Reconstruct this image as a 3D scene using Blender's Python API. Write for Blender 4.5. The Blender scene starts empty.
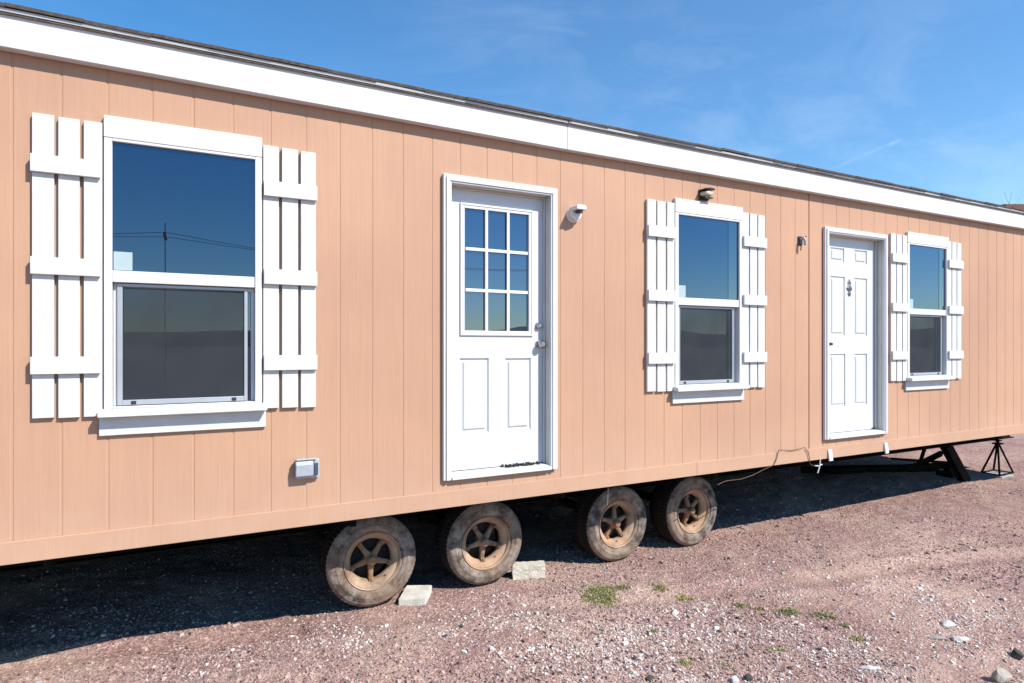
import bpy, math, random
import numpy as np
from mathutils import Vector, Matrix, noise as mnoise
random.seed(7); rng = np.random.default_rng(7)
R = math.radians
S = bpy.context.scene
COL = S.collection

# ------------------------------------------------------------------ camera geometry
F = 620.0; PHI = math.atan2(F, 1183.0); HZ = 346.0; CD = 3.98; CH = 1.88
def ground(px, py, z=0.0):
    """point of the ground seen at a place in the photograph"""
    u = px - 512.0; Z = F * (CH - z) / (py - HZ); X = u * Z / F
    return X * math.cos(PHI) + Z * math.sin(PHI), -X * math.sin(PHI) + Z * math.cos(PHI) - CD
cam = bpy.data.cameras.new('camera'); camo = bpy.data.objects.new('camera', cam); COL.objects.link(camo)
cam.sensor_width = 36.0; cam.lens = F / 1024 * 36; cam.clip_start = 0.05; cam.clip_end = 6000
cam.shift_y = (HZ - 341.5) / 1024
camo.location = (0, -CD, CH); camo.rotation_euler = (R(90), 0, -PHI)
S.camera = camo

# ------------------------------------------------------------------ light
SUN = Vector((0.60, -1.0, 1.12)).normalized()
elev = math.asin(SUN.z); azi = math.atan2(SUN.x, SUN.y)
W = bpy.data.worlds.new('World'); S.world = W; W.use_nodes = True
nt = W.node_tree; nt.nodes.clear()
def N(t, ty, **kw):
    n = t.nodes.new(ty)
    for k, v in kw.items(): setattr(n, k, v)
    return n
out = N(nt, 'ShaderNodeOutputWorld'); bg = N(nt, 'ShaderNodeBackground')
sky = N(nt, 'ShaderNodeTexSky', sky_type='NISHITA')
sky.sun_disc = False; sky.sun_elevation = elev; sky.sun_rotation = azi
sky.altitude = 1300; sky.air_density = 1.25; sky.dust_density = 0.0; sky.ozone_density = 2.2
bg.inputs['Strength'].default_value = 0.145
tc = N(nt, 'ShaderNodeTexCoord')
# thin cirrus streaks
mp = N(nt, 'ShaderNodeMapping'); mp.inputs['Scale'].default_value = (1.2, 5.0, 9.0); mp.inputs['Rotation'].default_value = (0.25, 0.35, -0.5)
nz = N(nt, 'ShaderNodeTexNoise'); nz.inputs['Scale'].default_value = 1.6; nz.inputs['Detail'].default_value = 7; nz.inputs['Roughness'].default_value = .62
nz.inputs['Distortion'].default_value = .6
cr = N(nt, 'ShaderNodeValToRGB'); cr.color_ramp.elements[0].position = .46; cr.color_ramp.elements[1].position = .86
cr.color_ramp.elements[1].color = (.10, .10, .10, 1)
nz2 = N(nt, 'ShaderNodeTexNoise'); nz2.inputs['Scale'].default_value = 1.3; nz2.inputs['Detail'].default_value = 2
cr2 = N(nt, 'ShaderNodeValToRGB'); cr2.color_ramp.elements[0].position = .38; cr2.color_ramp.elements[1].position = .62
mul = N(nt, 'ShaderNodeMath', operation='MULTIPLY')
mix = N(nt, 'ShaderNodeMixRGB'); mix.inputs['Color2'].default_value = (8.5, 9.2, 10.0, 1)
L = nt.links.new
L(tc.outputs['Generated'], mp.inputs['Vector']); L(mp.outputs[0], nz.inputs['Vector']); L(nz.outputs['Fac'], cr.inputs[0])
L(tc.outputs['Generated'], nz2.inputs['Vector']); L(nz2.outputs['Fac'], cr2.inputs[0])
L(cr.outputs[0], mul.inputs[0]); L(cr2.outputs[0], mul.inputs[1])
vd = N(nt, 'ShaderNodeVectorMath', operation='DOT_PRODUCT'); vd.inputs[1].default_value = Vector((math.sin(PHI + .75), math.cos(PHI + .75), .22)).normalized()
L(tc.outputs['Generated'], vd.inputs[0])
vr = N(nt, 'ShaderNodeMapRange'); vr.inputs['From Min'].default_value = .35; vr.inputs['From Max'].default_value = 1.0; vr.inputs['To Min'].default_value = .030; vr.inputs['To Max'].default_value = .072; L(vd.outputs['Value'], vr.inputs[0])
vs_ = N(nt, 'ShaderNodeMath', operation='ADD'); vw = N(nt, 'ShaderNodeMapRange'); vw.inputs['From Min'].default_value = .6; vw.inputs['From Max'].default_value = .97; vw.inputs['To Min'].default_value = .25; vw.inputs['To Max'].default_value = 1.7; L(vd.outputs['Value'], vw.inputs[0])
mulw = N(nt, 'ShaderNodeMath', operation='MULTIPLY'); L(mul.outputs[0], mulw.inputs[0]); L(vw.outputs[0], mulw.inputs[1])
L(mulw.outputs[0], vs_.inputs[0]); L(vr.outputs[0], vs_.inputs[1])
L(vs_.outputs[0], mix.inputs['Fac']); L(sky.outputs[0], mix.inputs['Color1'])
# a short broken vapour trail
def pixdir(px, py):
    v = Vector(((px - 512) / F, 1.0, (HZ - py) / F)); v.rotate(Matrix.Rotation(-PHI, 3, 'Z')); return v.normalized()
d0, d1 = pixdir(826, 171), pixdir(903, 139)
nrm = d0.cross(d1).normalized(); along = (d1 - d0).normalized()
dn = N(nt, 'ShaderNodeVectorMath', operation='DOT_PRODUCT'); dn.inputs[1].default_value = nrm
da = N(nt, 'ShaderNodeVectorMath', operation='DOT_PRODUCT'); da.inputs[1].default_value = along
L(tc.outputs['Generated'], dn.inputs[0]); L(tc.outputs['Generated'], da.inputs[0])
ab = N(nt, 'ShaderNodeMath', operation='ABSOLUTE'); L(dn.outputs['Value'], ab.inputs[0])
m1 = N(nt, 'ShaderNodeMapRange'); m1.inputs['From Min'].default_value = 0.0035; m1.inputs['From Max'].default_value = 0.0; L(ab.outputs[0], m1.inputs[0])
a0, a1 = d0.dot(along), d1.dot(along)
m2 = N(nt, 'ShaderNodeMapRange'); m2.inputs['From Min'].default_value = a0; m2.inputs['From Max'].default_value = a0 + .75 * (a1 - a0); L(da.outputs['Value'], m2.inputs[0])
m3 = N(nt, 'ShaderNodeMapRange'); m3.inputs['From Min'].default_value = a1; m3.inputs['From Max'].default_value = a1 - .06 * (a1 - a0); L(da.outputs['Value'], m3.inputs[0])
nz3 = N(nt, 'ShaderNodeTexNoise'); nz3.inputs['Scale'].default_value = 55; nz3.inputs['Detail'].default_value = 3; L(tc.outputs['Generated'], nz3.inputs['Vector'])
m4 = N(nt, 'ShaderNodeMapRange'); m4.inputs['From Min'].default_value = .30; m4.inputs['From Max'].default_value = .62; m4.inputs['To Max'].default_value = .13; L(nz3.outputs['Fac'], m4.inputs[0])
prev = m1.outputs[0]
for m in (m2, m3, m4):
    q = N(nt, 'ShaderNodeMath', operation='MULTIPLY'); L(prev, q.inputs[0]); L(m.outputs[0], q.inputs[1]); prev = q.outputs[0]
mixc = N(nt, 'ShaderNodeMixRGB'); mixc.inputs['Color2'].default_value = (9.5, 10, 10.6, 1)
hs = N(nt, 'ShaderNodeHueSaturation'); hs.inputs['Saturation'].default_value = 1.42
L(sky.outputs[0], hs.inputs['Color']); L(hs.outputs[0], mix.inputs['Color1'])
L(prev, mixc.inputs['Fac']); L(mix.outputs[0], mixc.inputs['Color1'])
L(mixc.outputs[0], bg.inputs['Color']); L(bg.outputs[0], out.inputs['Surface'])

sl = bpy.data.lights.new('sun', 'SUN'); sl.energy = 4.9; sl.angle = R(0.53); sl.color = (1.0, .95, .88)
so = bpy.data.objects.new('sun', sl); COL.objects.link(so); so.location = (20, -35, 40)
so.rotation_euler = (-SUN).to_track_quat('-Z', 'Y').to_euler()
S.view_settings.view_transform = 'Standard'; S.view_settings.look = 'None'
S.view_settings.exposure = 0.33; S.view_settings.gamma = 1.0
try:
    S.cycles.diffuse_bounces = 1; S.cycles.max_bounces = 8; S.cycles.glossy_bounces = 4
except Exception: pass

# ------------------------------------------------------------------ materials
def mat(name, col, rough=.6, metal=0.0, spec=.5, var=0.0, vscale=3.0, vstretch=(1, 1, 1), col2=None, bump=0.0, bscale=60.0, bstretch=(1, 1, 1), detail=5):
    m = bpy.data.materials.new(name); m.use_nodes = True
    t = m.node_tree; b = t.nodes['Principled BSDF']
    b.inputs['Roughness'].default_value = rough; b.inputs['Metallic'].default_value = metal
    b.inputs['Specular IOR Level'].default_value = spec
    b.inputs['Base Color'].default_value = (*col, 1)
    c = N(t, 'ShaderNodeTexCoord')
    if var or col2:
        mpn = N(t, 'ShaderNodeMapping'); mpn.inputs['Scale'].default_value = vstretch
        n = N(t, 'ShaderNodeTexNoise'); n.inputs['Scale'].default_value = vscale; n.inputs['Detail'].default_value = detail; n.inputs['Roughness'].default_value = .6
        r = N(t, 'ShaderNodeValToRGB'); r.color_ramp.elements[0].position = .32; r.color_ramp.elements[1].position = .68
        lo = tuple(max(0, x * (1 - var)) for x in col); hi = col2 if col2 else tuple(min(1, x * (1 + var)) for x in col)
        r.color_ramp.elements[0].color = (*lo, 1); r.color_ramp.elements[1].color = (*hi, 1)
        t.links.new(c.outputs['Object'], mpn.inputs[0]); t.links.new(mpn.outputs[0], n.inputs['Vector']); t.links.new(n.outputs['Fac'], r.inputs[0])
        t.links.new(r.outputs[0], b.inputs['Base Color'])
    if bump:
        mpb = N(t, 'ShaderNodeMapping'); mpb.inputs['Scale'].default_value = bstretch
        n2 = N(t, 'ShaderNodeTexNoise'); n2.inputs['Scale'].default_value = bscale; n2.inputs['Detail'].default_value = 6
        bp = N(t, 'ShaderNodeBump'); bp.inputs['Strength'].default_value = bump; bp.inputs['Distance'].default_value = .01
        t.links.new(c.outputs['Object'], mpb.inputs[0]); t.links.new(mpb.outputs[0], n2.inputs['Vector']); t.links.new(n2.outputs['Fac'], bp.inputs['Height'])
        t.links.new(bp.outputs[0], b.inputs['Normal'])
    return m
M = {}
def siding_material(name, col):
    m = bpy.data.materials.new(name); m.use_nodes = True
    t = m.node_tree; b = t.nodes['Principled BSDF']; lk = t.links.new
    b.inputs['Roughness'].default_value = .62; b.inputs['Specular IOR Level'].default_value = .35
    c = N(t, 'ShaderNodeTexCoord')
    # broad weathering
    n = N(t, 'ShaderNodeTexNoise'); n.inputs['Scale'].default_value = 1.1; n.inputs['Detail'].default_value = 5
    r = N(t, 'ShaderNodeValToRGB'); r.color_ramp.elements[0].position = .3; r.color_ramp.elements[1].position = .7
    r.color_ramp.elements[0].color = (*[x * f for x, f in zip(col, (.91, .905, .92))], 1); r.color_ramp.elements[1].color = (*[x * f for x, f in zip(col, (1.04, 1.04, 1.02))], 1)
    lk(c.outputs['Object'], n.inputs['Vector']); lk(n.outputs['Fac'], r.inputs[0])
    # vertical grain streaks
    mp1 = N(t, 'ShaderNodeMapping'); mp1.inputs['Scale'].default_value = (70, 70, 2.2)
    n1 = N(t, 'ShaderNodeTexNoise'); n1.inputs['Scale'].default_value = 1.0; n1.inputs['Detail'].default_value = 5; n1.inputs['Distortion'].default_value = .7
    lk(c.outputs['Object'], mp1.inputs[0]); lk(mp1.outputs[0], n1.inputs['Vector'])
    mr = N(t, 'ShaderNodeMapRange'); mr.inputs['From Min'].default_value = .3; mr.inputs['From Max'].default_value = .7
    mr.inputs['To Min'].default_value = .965; mr.inputs['To Max'].default_value = 1.025; lk(n1.outputs['Fac'], mr.inputs[0])
    mm = N(t, 'ShaderNodeMixRGB', blend_type='MULTIPLY'); mm.inputs['Fac'].default_value = 1
    lk(r.outputs[0], mm.inputs['Color1']); lk(mr.outputs[0], mm.inputs['Color2'])
    # pale dust splashed along the lowest band
    sp = N(t, 'ShaderNodeSeparateXYZ'); lk(c.outputs['Object'], sp.inputs[0])
    md = N(t, 'ShaderNodeMapRange'); md.inputs['From Min'].default_value = 1.25; md.inputs['From Max'].default_value = .75; md.inputs['To Max'].default_value = .42; lk(sp.outputs['Z'], md.inputs[0])
    n3 = N(t, 'ShaderNodeTexNoise'); n3.inputs['Scale'].default_value = 6; n3.inputs['Detail'].default_value = 6; lk(c.outputs['Object'], n3.inputs['Vector'])
    mu = N(t, 'ShaderNodeMath', operation='MULTIPLY'); lk(md.outputs[0], mu.inputs[0]); lk(n3.outputs['Fac'], mu.inputs[1])
    mx = N(t, 'ShaderNodeMixRGB'); mx.inputs['Color2'].default_value = (.62, .46, .34, 1); lk(mu.outputs[0], mx.inputs['Fac']); pn = N(t, 'ShaderNodeMath', operation='MULTIPLY_ADD'); pn.inputs[1].default_value = 1 / 1.224; pn.inputs[2].default_value = .645; lk(sp.outputs['X'], pn.inputs[0])
    fl = N(t, 'ShaderNodeMath', operation='FLOOR'); lk(pn.outputs[0], fl.inputs[0])
    wn = N(t, 'ShaderNodeTexWhiteNoise', noise_dimensions='1D'); lk(fl.outputs[0], wn.inputs['W'])
    wr = N(t, 'ShaderNodeMapRange'); wr.inputs['To Min'].default_value = .955; wr.inputs['To Max'].default_value = 1.015; lk(wn.outputs['Value'], wr.inputs[0])
    pm = N(t, 'ShaderNodeMixRGB', blend_type='MULTIPLY'); pm.inputs['Fac'].default_value = 1; lk(mm.outputs[0], pm.inputs['Color1']); lk(wr.outputs[0], pm.inputs['Color2'])
    lk(pm.outputs[0], mx.inputs['Color1'])
    lk(mx.outputs[0], b.inputs['Base Color'])
    bp = N(t, 'ShaderNodeBump'); bp.inputs['Strength'].default_value = .22; bp.inputs['Distance'].default_value = .004
    lk(n1.outputs['Fac'], bp.inputs['Height']); lk(bp.outputs[0], b.inputs['Normal'])
    return m
TAN = (.545, .316, .200)
M['siding'] = siding_material('tan_siding', TAN)
M['tantrim'] = siding_material('tan_trim', tuple(x * 1.02 for x in TAN))
M['white'] = mat('white_painted_wood', (.67, .67, .655), .5, var=.11, vscale=4, vstretch=(3, 3, 1), bump=.12, bscale=18, bstretch=(6, 6, .6))
M['whiteh'] = mat('white_painted_board', (.67, .67, .655), .5, var=.11, vscale=4, vstretch=(1, 3, 3), bump=.12, bscale=18, bstretch=(.6, 6, 6))
M['fascia'] = mat('white_fascia_paint', (.68, .68, .68), .5, var=.07, vscale=2, vstretch=(.6, 2, 3), bump=.06, bscale=14, bstretch=(.5, 5, 5))
M['vinyl'] = mat('white_vinyl', (.70, .70, .70), .35, var=.05, vscale=2)
M['door'] = mat('white_door_paint', (.68, .69, .70), .38, var=.05, vscale=1.6, bump=.02, bscale=9)
M['jamb'] = mat('cream_jamb', (.66, .63, .56), .5, var=.08, vscale=5)
M['screenframe'] = mat('grey_aluminium', (.42, .44, .47), .4, metal=.3, var=.06, vscale=8)
M['blackrubber'] = mat('black_rubber', (.02, .02, .02), .6, var=.3, vscale=20)
M['drip'] = mat('pale_drip_edge', (.46, .48, .48), .6, metal=0.0, var=.1, vscale=4)
M['shingle'] = mat('brown_shingle', (.10, .078, .062), .9, var=.35, vscale=30, bump=.6, bscale=200)
M['steel'] = mat('black_chassis_steel', (.006, .0055, .0055), .9, spec=.12, var=.4, vscale=5, col2=(.02, .015, .012), bump=.2, bscale=40)
M['belly'] = mat('black_belly_wrap', (.008, .008, .009), .65, var=.2, vscale=3)
M['nickel'] = mat('satin_nickel', (.45, .45, .46), .25, metal=1.0, var=.05, vscale=30)
M['darkmetal'] = mat('dark_bronze', (.05, .05, .055), .4, metal=.6, var=.2, vscale=30)
M['cream_glass'] = mat('cream_glass', (.62, .52, .40), .15, var=.1, vscale=30)
M['lampwhite'] = mat('lamp_white', (.72, .72, .70), .4, var=.03, vscale=20)
M['greyplastic'] = mat('grey_plastic', (.40, .43, .48), .25, var=.1, vscale=40)
M['paleplastic'] = mat('pale_plastic', (.45, .47, .50), .25, var=.06, vscale=40)
M['darkblue'] = mat('smoked_plastic', (.06, .085, .13), .1, var=.2, vscale=40)
M['sticker'] = mat('pale_sticker', (.40, .50, .52), .5, var=.04, vscale=30)
M['cable_brown'] = mat('brown_cable', (.10, .05, .032), .6, var=.3, vscale=30)
M['cable_white'] = mat('white_cable', (.6, .58, .55), .5, var=.1, vscale=30)
M['block'] = mat('pale_concrete', (.64, .60, .52), .9, var=.16, vscale=14, bump=.5, bscale=90)
M['block2'] = mat('rough_concrete', (.60, .54, .44), .95, var=.2, vscale=18, bump=.8, bscale=60)
M['house_wall'] = mat('tan_stucco', (.30, .20, .13), .9, var=.08, vscale=2)
M['house_roof'] = mat('rust_metal_roof', (.20, .07, .035), .6, var=.2, vscale=3)
M['bark'] = mat('grey_bark', (.10, .085, .075), .9, var=.3, vscale=6, bump=.5, bscale=30)
M['wood'] = mat('weathered_pole', (.14, .10, .07), .9, var=.2, vscale=5)
M['drum'] = mat('dusty_drum', (.02, .016, .013), .9, var=.4, vscale=20)

def dusty(name, base, dust, lo, hi, sc, rough=.85):
    m = bpy.data.materials.new(name); m.use_nodes = True
    t = m.node_tree; b = t.nodes['Principled BSDF']; lk = t.links.new
    b.inputs['Roughness'].default_value = rough; b.inputs['Specular IOR Level'].default_value = .25
    c = N(t, 'ShaderNodeTexCoord'); oi = N(t, 'ShaderNodeObjectInfo')
    off = N(t, 'ShaderNodeVectorMath', operation='SCALE'); off.inputs[0].default_value = (9, 5, 7); lk(oi.outputs['Random'], off.inputs['Scale'])
    ad = N(t, 'ShaderNodeVectorMath', operation='ADD'); lk(c.outputs['Object'], ad.inputs[0]); lk(off.outputs[0], ad.inputs[1])
    n = N(t, 'ShaderNodeTexNoise'); n.inputs['Scale'].default_value = sc; n.inputs['Detail'].default_value = 8; n.inputs['Roughness'].default_value = .7
    lk(ad.outputs[0], n.inputs['Vector'])
    r = N(t, 'ShaderNodeValToRGB'); r.color_ramp.elements[0].position = lo; r.color_ramp.elements[1].position = hi
    r.color_ramp.elements[0].color = (*base, 1); r.color_ramp.elements[1].color = (*dust, 1)
    e = r.color_ramp.elements.new((lo + hi) / 2); e.color = (*[(a * .45 + d * .55) for a, d in zip(base, dust)], 1)
    lk(n.outputs['Fac'], r.inputs[0]); 
    n2 = N(t, 'ShaderNodeTexNoise'); n2.inputs['Scale'].default_value = 2.3; n2.inputs['Detail'].default_value = 3; lk(ad.outputs[0], n2.inputs['Vector'])
    mr = N(t, 'ShaderNodeMapRange'); mr.inputs['From Min'].default_value = .38; mr.inputs['From Max'].default_value = .60; mr.inputs['To Max'].default_value = .5; lk(n2.outputs['Fac'], mr.inputs[0])
    mx = N(t, 'ShaderNodeMixRGB'); mx.inputs['Color2'].default_value = (*[d * f for d, f in zip(dust, (.95, .72, .55))], 1); lk(mr.outputs[0], mx.inputs['Fac']); lk(r.outputs[0], mx.inputs['Color1'])
    lk(mx.outputs[0], b.inputs['Base Color'])
    bp = N(t, 'ShaderNodeBump'); bp.inputs['Strength'].default_value = .3; bp.inputs['Distance'].default_value = .004; lk(n.outputs['Fac'], bp.inputs['Height']); lk(bp.outputs[0], b.inputs['Normal'])
    return m
M['tyre'] = dusty('dusty_tyre', (.032, .028, .026), (.35, .295, .25), .40, .64, 10)
M['tread'] = dusty('dark_tread', (.010, .0095, .009), (.035, .028, .024), .4, .75, 9)
M['rim'] = dusty('dusty_rim', (.15, .09, .055), (.50, .35, .24), .3, .6, 6, .7)
M['hub'] = dusty('dusty_hub', (.09, .05, .028), (.36, .235, .15), .35, .6, 9, .7)

def glass(name, tint, f0, rough=0.0, base=(.004, .007, .011)):
    m = bpy.data.materials.new(name); m.use_nodes = True
    t = m.node_tree; t.nodes.clear(); lk = t.links.new
    o = N(t, 'ShaderNodeOutputMaterial')
    d = N(t, 'ShaderNodeBsdfDiffuse'); d.inputs['Color'].default_value = (*base, 1)
    g = N(t, 'ShaderNodeBsdfGlossy'); g.inputs['Color'].default_value = (*tint, 1); g.inputs['Roughness'].default_value = rough
    fc = N(t, 'ShaderNodeLayerWeight'); fc.inputs['Blend'].default_value = .5
    pw = N(t, 'ShaderNodeMath', operation='POWER'); pw.inputs[1].default_value = 1.7; lk(fc.outputs['Facing'], pw.inputs[0])
    lw = N(t, 'ShaderNodeMath', operation='MULTIPLY_ADD'); lw.inputs[1].default_value = .40; lw.inputs[2].default_value = f0; lk(pw.outputs[0], lw.inputs[0])
    c = N(t, 'ShaderNodeTexCoord'); n = N(t, 'ShaderNodeTexNoise'); n.inputs['Scale'].default_value = 1.6; n.inputs['Detail'].default_value = 1
    bp = N(t, 'ShaderNodeBump'); bp.inputs['Strength'].default_value = .05; bp.inputs['Distance'].default_value = .01
    lk(c.outputs['Object'], n.inputs['Vector']); lk(n.outputs['Fac'], bp.inputs['Height']); lk(bp.outputs[0], g.inputs['Normal'])
    x = N(t, 'ShaderNodeMixShader'); lk(lw.outputs[0], x.inputs[0]); lk(d.outputs[0], x.inputs[1]); lk(g.outputs[0], x.inputs[2])
    lk(x.outputs[0], o.inputs['Surface'])
    return m
M['glass'] = glass('blue_window_glass', (.46, .67, .96), .16, base=(.006, .011, .016))
M['glass2'] = glass('reflection_band_glass', (.56, .72, .92), .20)
M['doorglass'] = glass('door_glass', (.52, .69, .98), .21, base=(.012, .020, .028))
M['glasslow'] = glass('lower_window_glass', (.46, .64, .92), .19)
def screen_mat():
    m = bpy.data.materials.new('insect_screen'); m.use_nodes = True
    t = m.node_tree; t.nodes.clear(); lk = t.links.new
    o = N(t, 'ShaderNodeOutputMaterial'); d = N(t, 'ShaderNodeBsdfDiffuse'); d.inputs['Color'].default_value = (.060, .066, .070, 1)
    tr = N(t, 'ShaderNodeBsdfTransparent'); x = N(t, 'ShaderNodeMixShader')
    c = N(t, 'ShaderNodeTexCoord'); n = N(t, 'ShaderNodeTexNoise'); n.inputs['Scale'].default_value = 4; n.inputs['Detail'].default_value = 6
    mr = N(t, 'ShaderNodeMapRange'); mr.inputs['From Min'].default_value = .25; mr.inputs['From Max'].default_value = .75; mr.inputs['To Min'].default_value = .36; mr.inputs['To Max'].default_value = .74
    lk(c.outputs['Object'], n.inputs['Vector']); lk(n.outputs['Fac'], mr.inputs[0]); lk(mr.outputs[0], x.inputs[0])
    lk(tr.outputs[0], x.inputs[1]); lk(d.outputs[0], x.inputs[2]); lk(x.outputs[0], o.inputs['Surface'])
    return m
M['screen'] = screen_mat()

# ------------------------------------------------------------------ mesh helpers
class MB:
    def __init__(s): s.v = []; s.f = []
    def add(s, vs, fs):
        k = len(s.v); s.v += [tuple(p) for p in vs]; s.f += [tuple(i + k for i in f) for f in fs]; return s
    def box(s, x0, x1, y0, y1, z0, z1):
        return s.add([(x0, y0, z0), (x1, y0, z0), (x1, y1, z0), (x0, y1, z0), (x0, y0, z1), (x1, y0, z1), (x1, y1, z1), (x0, y1, z1)],
                     [(0, 3, 2, 1), (4, 5, 6, 7), (0, 1, 5, 4), (1, 2, 6, 5), (2, 3, 7, 6), (3, 0, 4, 7)])
    def prism(s, poly, axis, a, b):
        """polygon (two coordinates) pushed along an axis from a to b"""
        n = len(poly)
        def P(u, v, w): return {'x': (w, u, v), 'y': (u, w, v), 'z': (u, v, w)}[axis]
        vs = [P(u, v, a) for u, v in poly] + [P(u, v, b) for u, v in poly]
        fs = [tuple(range(n)), tuple(range(2 * n - 1, n - 1, -1))] + [(i, i + n, (i + 1) % n + n, (i + 1) % n) for i in range(n)]
        return s.add(vs, fs)
    def tube(s, pts, r, n=8, caps=True):
        pts = [Vector(p) for p in pts]; rs = r if isinstance(r, (list, tuple)) else [r] * len(pts)
        vs = []; fs = []; up = None
        for i, p in enumerate(pts):
            d = (pts[min(i + 1, len(pts) - 1)] - pts[max(i - 1, 0)]).normalized()
            if up is None: up = Vector((0, 0, 1)) if abs(d.z) < .9 else Vector((1, 0, 0))
            a = d.cross(up)
            if a.length < 1e-4: a = d.orthogonal()
            a.normalize(); b = a.cross(d).normalized(); up = b
            for k in range(n):
                t = 2 * math.pi * k / n; vs.append(p + (a * math.cos(t) + b * math.sin(t)) * rs[i])
        for i in range(len(pts) - 1):
            for k in range(n): fs.append((i * n + k, i * n + (k + 1) % n, (i + 1) * n + (k + 1) % n, (i + 1) * n + k))
        if caps: fs.append(tuple(range(n - 1, -1, -1))); fs.append(tuple(range((len(pts) - 1) * n, len(pts) * n)))
        return s.add(vs, fs)
    def lathe_y(s, prof, n=64, c=(0, 0, 0), close=False, rmod=None):
        """profile of (radius, y) turned round the y axis"""
        vs = []; fs = []; m = len(prof)
        for k in range(n):
            t = 2 * math.pi * k / n
            for j, (r, y) in enumerate(prof):
                rr = r * (rmod(k, j) if rmod else 1)
                vs.append((c[0] + rr * math.cos(t), c[1] + y, c[2] + rr * math.sin(t)))
        for k in range(n):
            k2 = (k + 1) % n
            for j in range(m if close else m - 1):
                j2 = (j + 1) % m; fs.append((k * m + j, k * m + j2, k2 * m + j2, k2 * m + j))
        return s.add(vs, fs)
    def holed(s, xs, zs, y, skip):
        """sheet facing -y from the break lines xs, zs; skip(xm, zm) leaves a cell out; y(x) gives the depth"""
        xs = sorted(set(round(x, 5) for x in xs)); zs = sorted(set(round(z, 5) for z in zs))
        yf = y if callable(y) else (lambda x: y)
        vs = [(x, yf(x), z) for z in zs for x in xs]; n = len(xs); fs = []
        for j in range(len(zs) - 1):
            for i in range(n - 1):
                if not skip((xs[i] + xs[i + 1]) / 2, (zs[j] + zs[j + 1]) / 2):
                    fs.append((j * n + i, j * n + i + 1, (j + 1) * n + i + 1, (j + 1) * n + i))
        return s.add(vs, fs)
def link(o, parent=None):
    COL.objects.link(o)
    if parent is not None: o.parent = parent
    return o
def wpos(o):
    p = Vector(o.location)
    while o.parent is not None: o = o.parent; p += Vector(o.location)
    return p
def obj(name, mb, material, parent=None, at=None, bevel=0.0, smooth=False, seg=2):
    """link the shape (built in world coordinates) as ONE mesh object with its origin at 'at'"""
    at = Vector(at) if at is not None else (wpos(parent) if parent is not None else Vector((0, 0, 0)))
    me = bpy.data.meshes.new(name)
    me.from_pydata([(x - at.x, y - at.y, z - at.z) for x, y, z in mb.v], [], mb.f); me.update()
    me.materials.append(material)
    if smooth:
        me.polygons.foreach_set('use_smooth', [True] * len(me.polygons)); me.set_sharp_from_angle(angle=R(smooth if smooth is not True else 38))
    o = bpy.data.objects.new(name, me)
    o.location = at - (wpos(parent) if parent is not None else Vector((0, 0, 0)))
    link(o, parent)
    if bevel:
        b = o.modifiers.new('bevel', 'BEVEL'); b.width = bevel; b.segments = seg; b.limit_method = 'ANGLE'; b.angle_limit = R(40)
    return o
def empty(name, at, parent=None):
    o = bpy.data.objects.new(name, None); o.empty_display_size = .1
    o.location = Vector(at) - (wpos(parent) if parent is not None else Vector((0, 0, 0)))
    return link(o, parent)
def tag(o, label=None, cat=None, group=None, kind=None):
    for k, v in (('label', label), ('category', cat), ('group', group), ('kind', kind)):
        if v: o[k] = v
    return o
def kids(o): return [c for c in list(COL.objects) if c.parent == o]
def copy_tree(o, parent, loc):
    c = o.copy(); COL.objects.link(c); c.parent = parent; c.location = loc
    for ch in kids(o): copy_tree(ch, c, ch.location)
    return c

# ------------------------------------------------------------------ the mobile home
X0, X1, YB = -4.35, 10.95, 4.27          # ends and back of the home
ZB, ZT = .777, 3.50
home = empty('mobile_home', (3.3, YB / 2, 0))
tag(home, 'long tan mobile home with white shutters and two white doors, on four dusty wheels', 'mobile home')
WIN = [0.0, 4.008, 7.303]
D1 = (1.546, 2.456, .962, 3.057); D2 = (5.532, 6.547, .962, 3.052)
opens = [(c - .372, c + .372, 1.53, 3.03) for c in WIN] + [(D1[0] + .03, D1[1] - .03, .985, 3.02), (D2[0] + .03, D2[1] - .03, .985, 3.015)]
grooves = [-.79 + .204 * k + .020 * max(0, min(1, k / 12, (30 - k) / 12)) for k in range(-17, 58)]
SEAM = -.79 + .204 * 30
def depth_at(x):
    for g in grooves:
        if abs(x - g) <= .0046: return .009 if abs(g - SEAM) < .01 else .0026
    return 0.0
xs = [X0, X1]
for g in grooves: xs += [g - .0075, g - .0045, g + .0045, g + .0075]
for a, b, c, d in opens: xs += [a, b]
zs = [ZB, ZT] + [z for o in opens for z in o[2:]]
sk = lambda x, z: any(a < x < b and c < z < d for a, b, c, d in opens)
obj('wall', MB().holed(xs, zs, depth_at, sk), M['siding'], home)
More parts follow.
